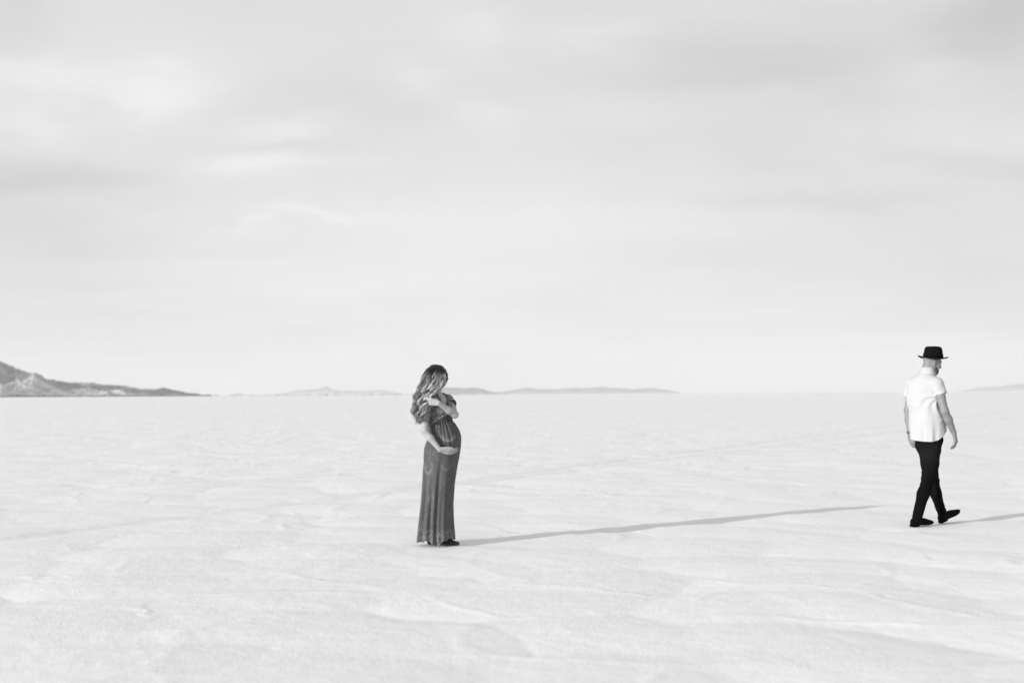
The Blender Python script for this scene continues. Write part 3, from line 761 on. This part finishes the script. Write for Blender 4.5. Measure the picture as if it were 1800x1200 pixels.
# jeans
Fj = Field(lo, morg+[.42, .5, 1.05], hm)
Fj.ell(Mn(1633.5, 772, 0), np.array([.110, .150, .12]), MA, .05)
Fj.cone(Mn(1632, 758, 0), Mn(1633, 775, 0), .10, .11, .05)
Fj.ell(Mn(1629, 782, -.065)+mf*-.008, np.array([.076, .078, .085]), MA, .04); Fj.ell(Mn(1623, 782, .065)+mf*-.008, np.array([.076, .078, .085]), MA, .04)
Fj.displace(lambda X, Y, Z: .05*sstep(Mn(0, 774)[2], Mn(0, 766)[2], Z)+0*X+0*Y, Fj.lo, Fj.lo+Fj.h*Fj.n)
def leg(Fj, L, rr_):
    th_m = L[0]*.5+L[1]*.5; cf = L[1]*.62+L[2]*.38 - mf*.012
    Fj.chain([L[0], th_m, L[1]], rr_[:3], .03); Fj.chain([L[1], cf, L[2]], rr_[2:], .03)
leg(Fj, rl, [.098, .088, .066, .060, .050]); leg(Fj, ll, [.096, .086, .064, .056, .046])
for L, a in ((rl, .05), (ll, .046)): 
    u = unit(L[2]-L[1]); Fj.cone(L[2], L[2]+u*.02, a, a, .0)
def wr(X, Y, Z):
    out = 0
    for L in (rl, ll):
        for c_, amp, fr in ((L[1], .0055, 95), (L[2], .0060, 120), (L[0]*.8+L[1]*.2, .003, 70)):
            dd = np.sqrt((X-c_[0])**2+(Y-c_[1])**2+(Z-c_[2])**2); out = out + amp*1.7*np.exp(-(dd/.12)**2)*(2*vn3(X*22+0*Y+0*Z+fr, Y*22+0*X+0*Z, Z*fr*.42+X*14+0*Y, 5)-1)
    return out
Fj.displace(wr, Fj.lo, Fj.lo+Fj.h*Fj.n)
for L in (rl, ll):
    u = unit(L[2]-L[1]); e = L[2]+u*.035
    def f(X, Y, Z, e=e, u=u):
        t = (X-e[0])*u[0]+(Y-e[1])*u[1]+(Z-e[2])*u[2]; return np.maximum(-t, np.sqrt((X-e[0])**2+(Y-e[1])**2+(Z-e[2])**2)-.12)
    Fj.add(f, e-.12, e+.12, 0, sub=True)
V, Fa = Fj.mesh(morg)
tone = .006*(1+.5*fbm2(V[:, 0]*9, V[:, 2]*7, 3, 14))
for c_, rx_ in ((rl[0]*.8+rl[1]*.2, .10), (ll[0]*.8+ll[1]*.2, .10)):
    tone += .010*np.exp(-(np.linalg.norm(V-c_, axis=1)/.12)**2)
pz = Mn(0, 784)[2]; pk = np.exp(-((V[:, 2]-pz)/.004)**2)*(np.abs(V[:, 0]-Mn(1633, 784)[0]) < .055)*(V[:, 1] < MD); tone += .03*pk
kr = np.linalg.norm((V-(ll[1]+mf*.065))*[1, 1, .8], axis=1); tone += .10*np.exp(-(kr/.025)**2)*(vn3(V[:, 0]*120, V[:, 1]*120, V[:, 2]*260, 3) > .45)
child('jeans', V, Fa, M_DENIM, mroot, morg, tone)
# shirt
Fs = Field(morg+[-.42, -.45, .75], morg+[.42, .45, 1.72], hm)
m_torso(Fs, .016)
Fs.ell(Mn(1629.5, 745, 0), np.array([.140, .172, .19]), MA, .05)
Fs.ell(Mn(1624, 700, 0), np.array([.125, .190, .17]), MA, .05)
for s_ in (LS, RS): Fs.cone(Mn(1629, 668, 0), s_, .060, .060, .04)
Fs.cone(Mn(1631.3, 651, 0), Mn(1629, 667, 0), .066, .092, .04)
def bottom(X, Y, Z):
    t_ = sstep(1.0, 1.25, Z)*.02   # shirt tail falls straight to a curved hem
    dx = X-Mn(1630, 760)[0]; dy = Y-MD; a = mf[0]*dx+mf[1]*dy; b_ = ms[0]*dx+ms[1]*dy
    wv = .006*np.sin(np.arctan2(b_, a)*9+1) + .004*np.sin(np.arctan2(b_, a)*17)
    return np.maximum(np.maximum((np.sqrt((a/.147)**2+(b_/.174)**2)-1)*.13 + wv*sstep(1.2, .9, Z) + t_, Z-1.22), .80-Z)
Fs.add(bottom, morg+[-.3, -.3, .80], morg+[.3, .3, 1.22], .08)
LSe = Mn(1596, 699, .135); RSe = Mn(1653.8, 693, -.17)
# creases: fan from the right armpit, down the back, along the yoke
arp = Mn(1645, 697, -.12)
def cre(X, Y, Z):
    dx = X-arp[0]; dz = Z-arp[2]; rr_ = np.sqrt(dx*dx+dz*dz)+1e-4; a = np.arctan2(dz, dx)
    f = .0050*sstep(.02, .08, rr_)*np.exp(-((rr_-.10)/.10)**2)*np.sin(a*9+2*np.sin(rr_*20))*(Y < MD+.05)
    g_ = .0038*np.sin((X*.93+Y*.3)*55 + 2.5*np.sin(Z*5))*sstep(1.55, 1.35, Z)*(.4+.6*np.sin(Z*4+X*9)**2)
    yk = .0030*np.exp(-((Z-Mn(0, 663)[2]-.0)/.004)**2)*(Y < MD+.1)
    dg = .0045*np.exp(-(((Z-1.12)-(X-Mn(1650, 730)[0])*.75)/.016)**2)*np.exp(-((X-Mn(1650, 730)[0])/.06)**2)
    return f+g_+yk-dg + 0*X
Fs.displace(cre, Fs.lo, Fs.lo+Fs.h*Fs.n)
slo = Fs.lo; shi = Fs.lo+Fs.h*(Fs.n-1)
for a_, e_, r1, r2 in ((LS, LSe, .060, .056), (RS, RSe, .064, .066)):
    Sl = Fs.like(); Sl.chain([a_, e_+(e_-a_)*.3], [r1, r2], .02); cut_end(Sl, a_, e_, r2*.97)
    Sl.displace(lambda X, Y, Z, e_=e_: .0025*np.sin(X*70-Z*60+Y*40)*sstep(e_[2]+.16, e_[2], Z), slo, shi); Fs.merge(Sl, .012)
hemp = [(1580, 766), (1600, 770), (1604, 773.5), (1615, 775), (1630, 775.3), (1640, 772.5), (1650, 765.5), (1656, 760), (1662, 757), (1680, 757)]
hx2 = np.array([Mn(a, 770)[0] for a, _ in hemp]); hz2 = np.array([Mn(a, b_)[2] for a, b_ in hemp])
def hemf(X, Y, Z):
    # tails front and back, lifted at the two sides
    dx = X-Mn(1630, 760)[0]; dy = Y-MD; b_ = (ms[0]*dx+ms[1]*dy)/.17; zb = np.interp(X, hx2, hz2)
    return zb - Z + 0*Y + .012*np.clip(dy/.2, 0, 1)
Fs.clip(hemf)
def holl(X, Y, Z):
    dx = X-Mn(1630, 760)[0]; dy = Y-MD; a = mf[0]*dx+mf[1]*dy; b_ = ms[0]*dx+ms[1]*dy
    return np.maximum((np.sqrt((a/.147)**2+(b_/.174)**2)-1)*.13+.016, Z-1.0)
Fs.add(holl, morg+[-.3, -.3, .8], morg+[.3, .3, 1.0], 0, sub=True)
Fs.cone(mneck+[0, 0, .06], mneck+[0, 0, -.005], .060, .058, .0, sub=True)
V, Fa = Fs.mesh(morg)
shirt = child('shirt', V, Fa, M_SHIRT, mroot, morg)
# collar: stand and fold, a swept profile round the neck, open at the throat
nax = unit(q2(-.03, 0, -.06)-mneck); ca = mneck + nax*.018
u1 = unit(h2f*0+mf - nax*(mf@nax)); u2 = np.cross(nax, u1); V = []
prof = [(.060, -.055), (.062, .022), (.0665, .028), (.071, .024), (.081, -.030), (.087, -.046), (.085, -.050), (.078, -.046), (.068, -.055)]
na = 56
for i in range(na):
    a = PI*2*(.04 + .92*i/(na-1)); e = u1*math.cos(a) + u2*math.sin(a); dr = 1+.02*math.sin(a*5)
    fr = sstep(.6, 1, math.cos(a))
    for r_, z_ in prof: V.append(ca + e*((r_-.004)*dr + .006*fr) + nax*(z_ - .028*fr - (.010*fr if r_ > .075 else 0)))
m_ = len(prof); ii = np.arange(na*m_).reshape(na, m_); a2 = ii[1:]; a1 = ii[:-1]
F_ = np.stack([a1, np.roll(a1, -1, 1), np.roll(a2, -1, 1), a2], -1).reshape(-1, 4)
child('collar', V, F_, M_SHIRT, shirt, morg)
# boots
def boot(L, d, hl, name='boot'):
    """hl heel ground point, d direction of the sole"""
    d = unit(d); sdv = unit(np.cross([0, 0, 1], d)); upv = np.cross(d, sdv); ax = [d, sdv, upv]
    Fb = Field(hl-[.18, .18, .06], hl+np.array([.42, .42, .30]), .0038) if d[0] > 0 else None
    c0 = hl + upv*.045 + d*.045
    Fb.cone(c0, L[2]+[0, 0, .0], .040, .042, .03)
    Fb.ell(c0+d*.0+upv*.0, [.048, .038, .042], ax, .02)
    Fb.ell(c0+d*.09+upv*.005, [.085, .040, .036], ax, .03)
    Fb.ell(c0+d*.175+upv*-.010, [.075, .046, .028], ax, .03)
    # sole and heel
    def sole(X, Y, Z):
        x = (X-hl[0])*d[0]+(Y-hl[1])*d[1]+(Z-hl[2])*d[2]; y = (X-hl[0])*sdv[0]+(Y-hl[1])*sdv[1]+(Z-hl[2])*sdv[2]; z = (X-hl[0])*upv[0]+(Y-hl[1])*upv[1]+(Z-hl[2])*upv[2]
        w_ = np.interp(x, [-.01, .04, .11, .19, .26, .305], [.020, .038, .032, .047, .036, .005])
        prof_ = np.maximum(np.abs(y)-w_, np.maximum(-x-.005, x-.303))
        zl = np.where(x < .085, 0, .012); sp_ = np.where(x > .2, (x-.2)**2*1.6, 0)
        return np.maximum(prof_, np.maximum(zl+sp_-z, z-.026-sp_))
    Fb.add(sole, hl-.05, hl+.33, .003)
    V, F_ = Fb.mesh(morg); child(name, V, F_, M_BOOT, mroot, morg)
hlR = P(1602, 926.5, MR); hlR = hlR*1.0; hlR[2] = .004
boot(rl, unit([.90, .43, 0]), hlR)
hlF = P(1652.5, 920.5, MF); hlF[2] = .004
boot(ll, unit([.86, .38, .32]), hlF)
# hat: crown, brim and ribbon as revolved, pinched profiles
hat_c = Mn(1640.2, 628.2, 0); hax = unit([.05, -.02, 1]); hu1 = unit(h2f - hax*(h2f@hax)); hu2 = np.cross(hax, hu1)
hat = None
def revolve(name, prof, mat, parent, closed=False, rf=None, n=72):
    V = []
    for r_, z_ in prof:
        for i in range(n):
            a = 2*PI*i/n; e = hu1*math.cos(a)*1.08 + hu2*math.sin(a)*.95; rr_, zz_ = (r_, z_) if rf is None else rf(r_, z_, a)
            V.append(hat_c + e*rr_ + hax*zz_)
    ii = np.arange(len(V)).reshape(len(prof), n); j = np.roll(ii, -1, 1)
    F_ = np.stack([ii[:-1], j[:-1], j[1:], ii[1:]], -1).reshape(-1, 4)
    return child(name, V, F_, mat, parent, morg)
def crown_f(r, z, a):
    if z > .07: z = z - .014*math.exp(-(math.sin(a)*r/.03)**2)*sstep(.07, .11, z) ; 
    r2 = r*(1-.05*sstep(.03, .11, z)*abs(math.cos(a))**8)
    return r2, z
def brim_f(r, z, a):
    k = (r-.09)/.065; k = max(k, 0)
    # sides curl up, front and back dip
    wa = math.atan2((hu1*math.cos(a)+hu2*math.sin(a))[1], (hu1*math.cos(a)+hu2*math.sin(a))[0])
    return r, z + k*k*.016*math.cos(2*wa) - .010*k*k*abs(math.sin(wa))
hat = revolve('hat', [(.0001, .116)] + [(.052*k/5, .1165+.0005*k) for k in range(1, 5)] + [(.052+.034*math.sin(a*PI/20), .087+.032*math.cos(a*PI/20)) for a in range(0, 11)] + [(.0885, .075), (.0905, .06), (.093, .04), (.0945, .02), (.097, .004), (.099, .0), (.093, -.002), (.088, .03), (.07, .09), (.0001, .1)], M_HAT, mroot, rf=crown_f)
revolve('brim', [(.095, .002), (.105, -.003), (.122, -.006), (.138, -.004), (.146, .0), (.1475, .0025), (.146, .004), (.134, .001), (.12, -.001), (.104, .003), (.096, .008)], M_HAT, hat, rf=brim_f)
revolve('ribbon', [(.0965, .006), (.0995, .006), (.0975, .034), (.0945, .034)], M_BAND, hat)
eyes(mroot, morg, q2, HS2, h2f)
# beard: short dark hair on chin and jaw
Fb = Field(HC2-[.14, .14, .17], HC2+[.14, .14, .04], .003)
Fb.ell(q2(.054, 0, -.088), np.array([.036, .045, .034]), [h2f, h2s, h2u], .02)
Fb.cone(q2(.070, 0, -.105), q2(.074, 0, -.118), .018, .012, .02)
for sg in (-1, 1): Fb.cone(q2(.020, sg*.046, -.070), q2(.052, sg*.031, -.098), .0265, .024, .02)
Fb.displace(lambda X, Y, Z: .0015*np.sin(X*420)*np.sin(Z*380+Y*200), Fb.lo, Fb.lo+Fb.h*Fb.n)
Fb.ell(q2(.100, 0, -.062), np.array([.030, .030, .017]), [h2f, h2s, h2u], .004, sub=True)
Fb.ell(q2(.060, 0, -.020), np.array([.09, .09, .034]), [h2f, h2s, h2u], .01, sub=True)
V, F_ = Fb.mesh(morg); child('beard', V, F_, M_BEARD, mroot, morg)
# watch and ring on his left hand
wd = unit(LW-LE); wc = LW*.92+LE*.08
V, F_ = torus(wc, wd, .0305, .0028, n=32, width=3.2); wt = child('wristwatch', V, F_, M_STRAP, mroot, morg)
def disc(c, ax, r, t_, n=24):
    ax = unit(ax); u = unit(np.cross(ax, [.3, .2, .9])); v = np.cross(ax, u); V = []
    for rr_, tt in ((.0001, 0), (r, 0), (r, t_*.7), (r*.85, t_), (.0001, t_)):
        for i in range(n): a = 2*PI*i/n; V.append(c+u*rr_*math.cos(a)+v*rr_*math.sin(a)+ax*tt)
    ii = np.arange(5*n).reshape(5, n); j = np.roll(ii, -1, 1); return np.array(V), np.stack([ii[:-1], j[:-1], j[1:], ii[1:]], -1).reshape(-1, 4)
out_ = unit([-.75, -.66, 0]); V, F_ = disc(wc+out_*.027, out_, .017, .007); child('watch_face', V, F_, simple('dark_glass', .08, .3, .4), wt, morg)
a_, b_ = JML[2][0], JML[2][1]; V, F_ = torus(a_*.5+b_*.5, b_-a_, .0112, .0022, n=20); child('ring', V, F_, M_METAL, mroot, morg)

# ------------------------------------------------------------------ haze
bpy_v = [(-45000, -45000, -3), (45000, -45000, -3), (45000, 45000, -3), (-45000, 45000, -3)]
hzv_ = bpy_v + [(a, b_, 900) for a, b_, _ in bpy_v]
hz_me = mesh_np('haze', hzv_, [(0, 3, 2, 1), (4, 5, 6, 7), (0, 1, 5, 4), (1, 2, 6, 5), (2, 3, 7, 6), (3, 0, 4, 7)], False)
mh = bpy.data.materials.new('air'); mh.use_nodes = True; nt = mh.node_tree; nt.nodes.clear()
vo = nt.nodes.new('ShaderNodeVolumePrincipled'); out = nt.nodes.new('ShaderNodeOutputMaterial')
vo.inputs['Color'].default_value = grey(.86); vo.inputs['Density'].default_value = 4.3e-5; vo.inputs['Anisotropy'].default_value = 0
nt.links.new(vo.outputs[0], out.inputs['Volume'])
tag(link('haze', hz_me, mh), 'pale desert haze over the plain', None, kind='stuff')

# ------------------------------------------------------------------ sky and sun
SUN_EL = math.radians(14.3); sdir = unit([-.80*math.cos(SUN_EL), -.60*math.cos(SUN_EL), math.sin(SUN_EL)])
w = bpy.data.worlds.new('World'); sc.world = w; w.use_nodes = True; nt = w.node_tree; nt.nodes.clear()
N = nt.nodes.new; Lk = nt.links.new
outw = N('ShaderNodeOutputWorld'); bg = N('ShaderNodeBackground'); Lk(bg.outputs[0], outw.inputs[0]); bg.inputs['Strength'].default_value = .1
sky = N('ShaderNodeTexSky'); sky.sky_type = 'NISHITA'; sky.sun_disc = False; sky.sun_elevation = SUN_EL
sky.sun_rotation = math.atan2(sdir[0], sdir[1]); sky.altitude = 1280; sky.dust_density = 2
bw = N('ShaderNodeRGBToBW'); Lk(sky.outputs[0], bw.inputs[0])
tc = N('ShaderNodeTexCoord'); D = tc.outputs['Generated']
sep = N('ShaderNodeSeparateXYZ'); Lk(D, sep.inputs[0])
zc = mth('MAXIMUM', sep.outputs[2], 0.0)
# high cloud sheet: the view direction met with a flat layer
den = mth('ADD', zc, .10)
comb = N('ShaderNodeCombineXYZ'); Lk(mth('DIVIDE', sep.outputs[0], den), comb.inputs[0]); Lk(mth('DIVIDE', sep.outputs[1], den), comb.inputs[1])
def mapping(src, sc_, rot=0, loc=(0, 0, 0)):
    m = N('ShaderNodeMapping'); m.inputs['Scale'].default_value = sc_; m.inputs['Rotation'].default_value = (0, 0, rot); m.inputs['Location'].default_value = loc
    Lk(src, m.inputs[0]); return m.outputs[0]
def wn(vec, scale, det, rough=.5, dist=0):
    n = N('ShaderNodeTexNoise'); n.inputs['Scale'].default_value = scale; n.inputs['Detail'].default_value = det; n.inputs['Roughness'].default_value = rough; n.inputs['Distortion'].default_value = dist
    Lk(vec, n.inputs['Vector']); return n
c1 = wn(mapping(comb.outputs[0], (.8, .55, 1), .25, (3.1, 1.7, 0)), .75, 5, .48, .6)
c2 = wn(mapping(comb.outputs[0], (.5, 1.1, 1), -.1, (8, 2, 0)), 1.6, 4, .5, .3)
tone_ = mth('ADD', mrange(c1.outputs['Fac'], .32, .68, -.05, .05), mrange(c2.outputs['Fac'], .3, .7, -.028, .028))
# single clouds plus painted-in edge darkening, each at its own bearing and height
wv = N('ShaderNodeTexNoise'); wv.inputs['Scale'].default_value = 11; wv.inputs['Detail'].default_value = 7; wv.inputs['Roughness'].default_value = .58; Lk(mapping(D, (1, 1, 2.5)), wv.inputs['Vector'])
vs = N('ShaderNodeVectorMath'); vs.operation = 'SUBTRACT'; Lk(wv.outputs['Color'], vs.inputs[0]); vs.inputs[1].default_value = (.5, .5, .5)
vm = N('ShaderNodeVectorMath'); vm.operation = 'MULTIPLY'; Lk(vs.outputs[0], vm.inputs[0]); vm.inputs[1].default_value = (.09, .09, .05)
va = N('ShaderNodeVectorMath'); va.operation = 'ADD'; Lk(D, va.inputs[0]); Lk(vm.outputs[0], va.inputs[1]); DW = va.outputs[0]
def sky_patch(px, py, rx_, ry_, amt, tilt=0, soft=1.0):
    """rx, ry angular half sizes given in hundredths"""
    d = unit(FWD*FPX + RGT*(px-900) + UPV*(600-py))
    s1 = unit(np.cross(d, [0, 0, 1])); s2 = np.cross(s1, d); a = s1*math.cos(tilt) + s2*math.sin(tilt); b_ = -s1*math.sin(tilt) + s2*math.cos(tilt)
    out_ = []
    for ax_, r_ in ((a, rx_), (b_, ry_)):
        dp = N('ShaderNodeVectorMath'); dp.operation = 'DOT_PRODUCT'; Lk(DW, dp.inputs[0]); dp.inputs[1].default_value = tuple(ax_)
        t_ = mth('DIVIDE', mth('SUBTRACT', dp.outputs['Value'], float(d@ax_)), r_/100.0); out_.append(mth('MULTIPLY', t_, t_))
    e = mth('EXPONENT', mth('MULTIPLY', mth('ADD', out_[0], out_[1]), -1.0))
    return mth('MULTIPLY', e, amt)
sky_patches = [(50, 130, 6, 1.3, .07, 0), (280, 165, 4.5, 2.2, .10, -.25), (90, 215, 4, 1.2, .05, 0), (520, 225, 5, 1.0, .07, -.2), (470, 295, 5.5, .9, .08, -.1),
          (440, 385, 2.2, .5, .07, 0), (560, 372, 5, .45, .07, .08), (730, 135, 2.5, 1.2, .06, .2), (830, 60, 3, 2.0, .05, .5), (1040, 70, 4, 1.2, .05, 0), (860, 200, 2.5, 1.3, .05, .3),
          (60, 315, 9, 1.6, -.10, 0), (190, 200, 2.5, .7, -.05, 0), (480, 255, 6, .8, -.05, -.05), (60, 410, 7, 2, -.05, 0), (20, 20, 3, 4, -.06, 0), (1790, 20, 6, 6, -.15, 0), (1500, 60, 14, 3.5, -.06, .1),  # dark ones at left edge and top right paint lens falloff into the sky
          (1330, 130, 9, 2.0, -.05, .1), (1420, 345, 12, .9, -.05, .07), (1780, 300, 8, 1.4, -.08, .15), (1750, 520, 6, 5, -.04, 0), (1000, 480, 20, 5, .045, 0), (900, 600, 40, 5, .028, 0),
          (620, 190, 6, 1.5, -.03, 0), (1640, 130, 3.5, 1.6, .05, .2), (1380, 165, 5, .8, .03, 0), (1100, 255, 9, 1.5, -.03, 0)]
for bd in sky_patches:
    tone_ = mth('ADD', tone_, sky_patch(bd[0], bd[1], bd[2], bd[3], bd[4]*1.25, -bd[5]))
cl = mth('MULTIPLY', mth('MULTIPLY', mth('ADD', tone_, .77), 10.0), mrange(sep.outputs[2], .30, .60, 1.0, .78))      # sheet brightness before the 0.1 strength
mx = mth('ADD', mth('MULTIPLY', bw.outputs[0], .06), mth('MULTIPLY', cl, .94))
Lk(mx, bg.inputs['Color'])
sun_d = bpy.data.lights.new('sun', 'SUN'); sun_d.energy = 4.6; sun_d.angle = math.radians(1.2); sun_d.color = (1, 1, 1)
sun = bpy.data.objects.new('sun', sun_d); COL.objects.link(sun)
sun.rotation_euler = Vector(tuple(sdir)).to_track_quat('Z', 'Y').to_euler(); sun.location = (-20, -20, 15)

sc.view_settings.view_transform = 'Standard'; sc.view_settings.look = 'None'; sc.view_settings.exposure = 0; sc.view_settings.gamma = 1
sc.cycles.use_denoising = True; sc.cycles.denoiser = 'OPENIMAGEDENOISE'
sc.cycles.max_bounces = 6; sc.cycles.diffuse_bounces = 3; sc.cycles.volume_bounces = 1; sc.cycles.transparent_max_bounces = 8
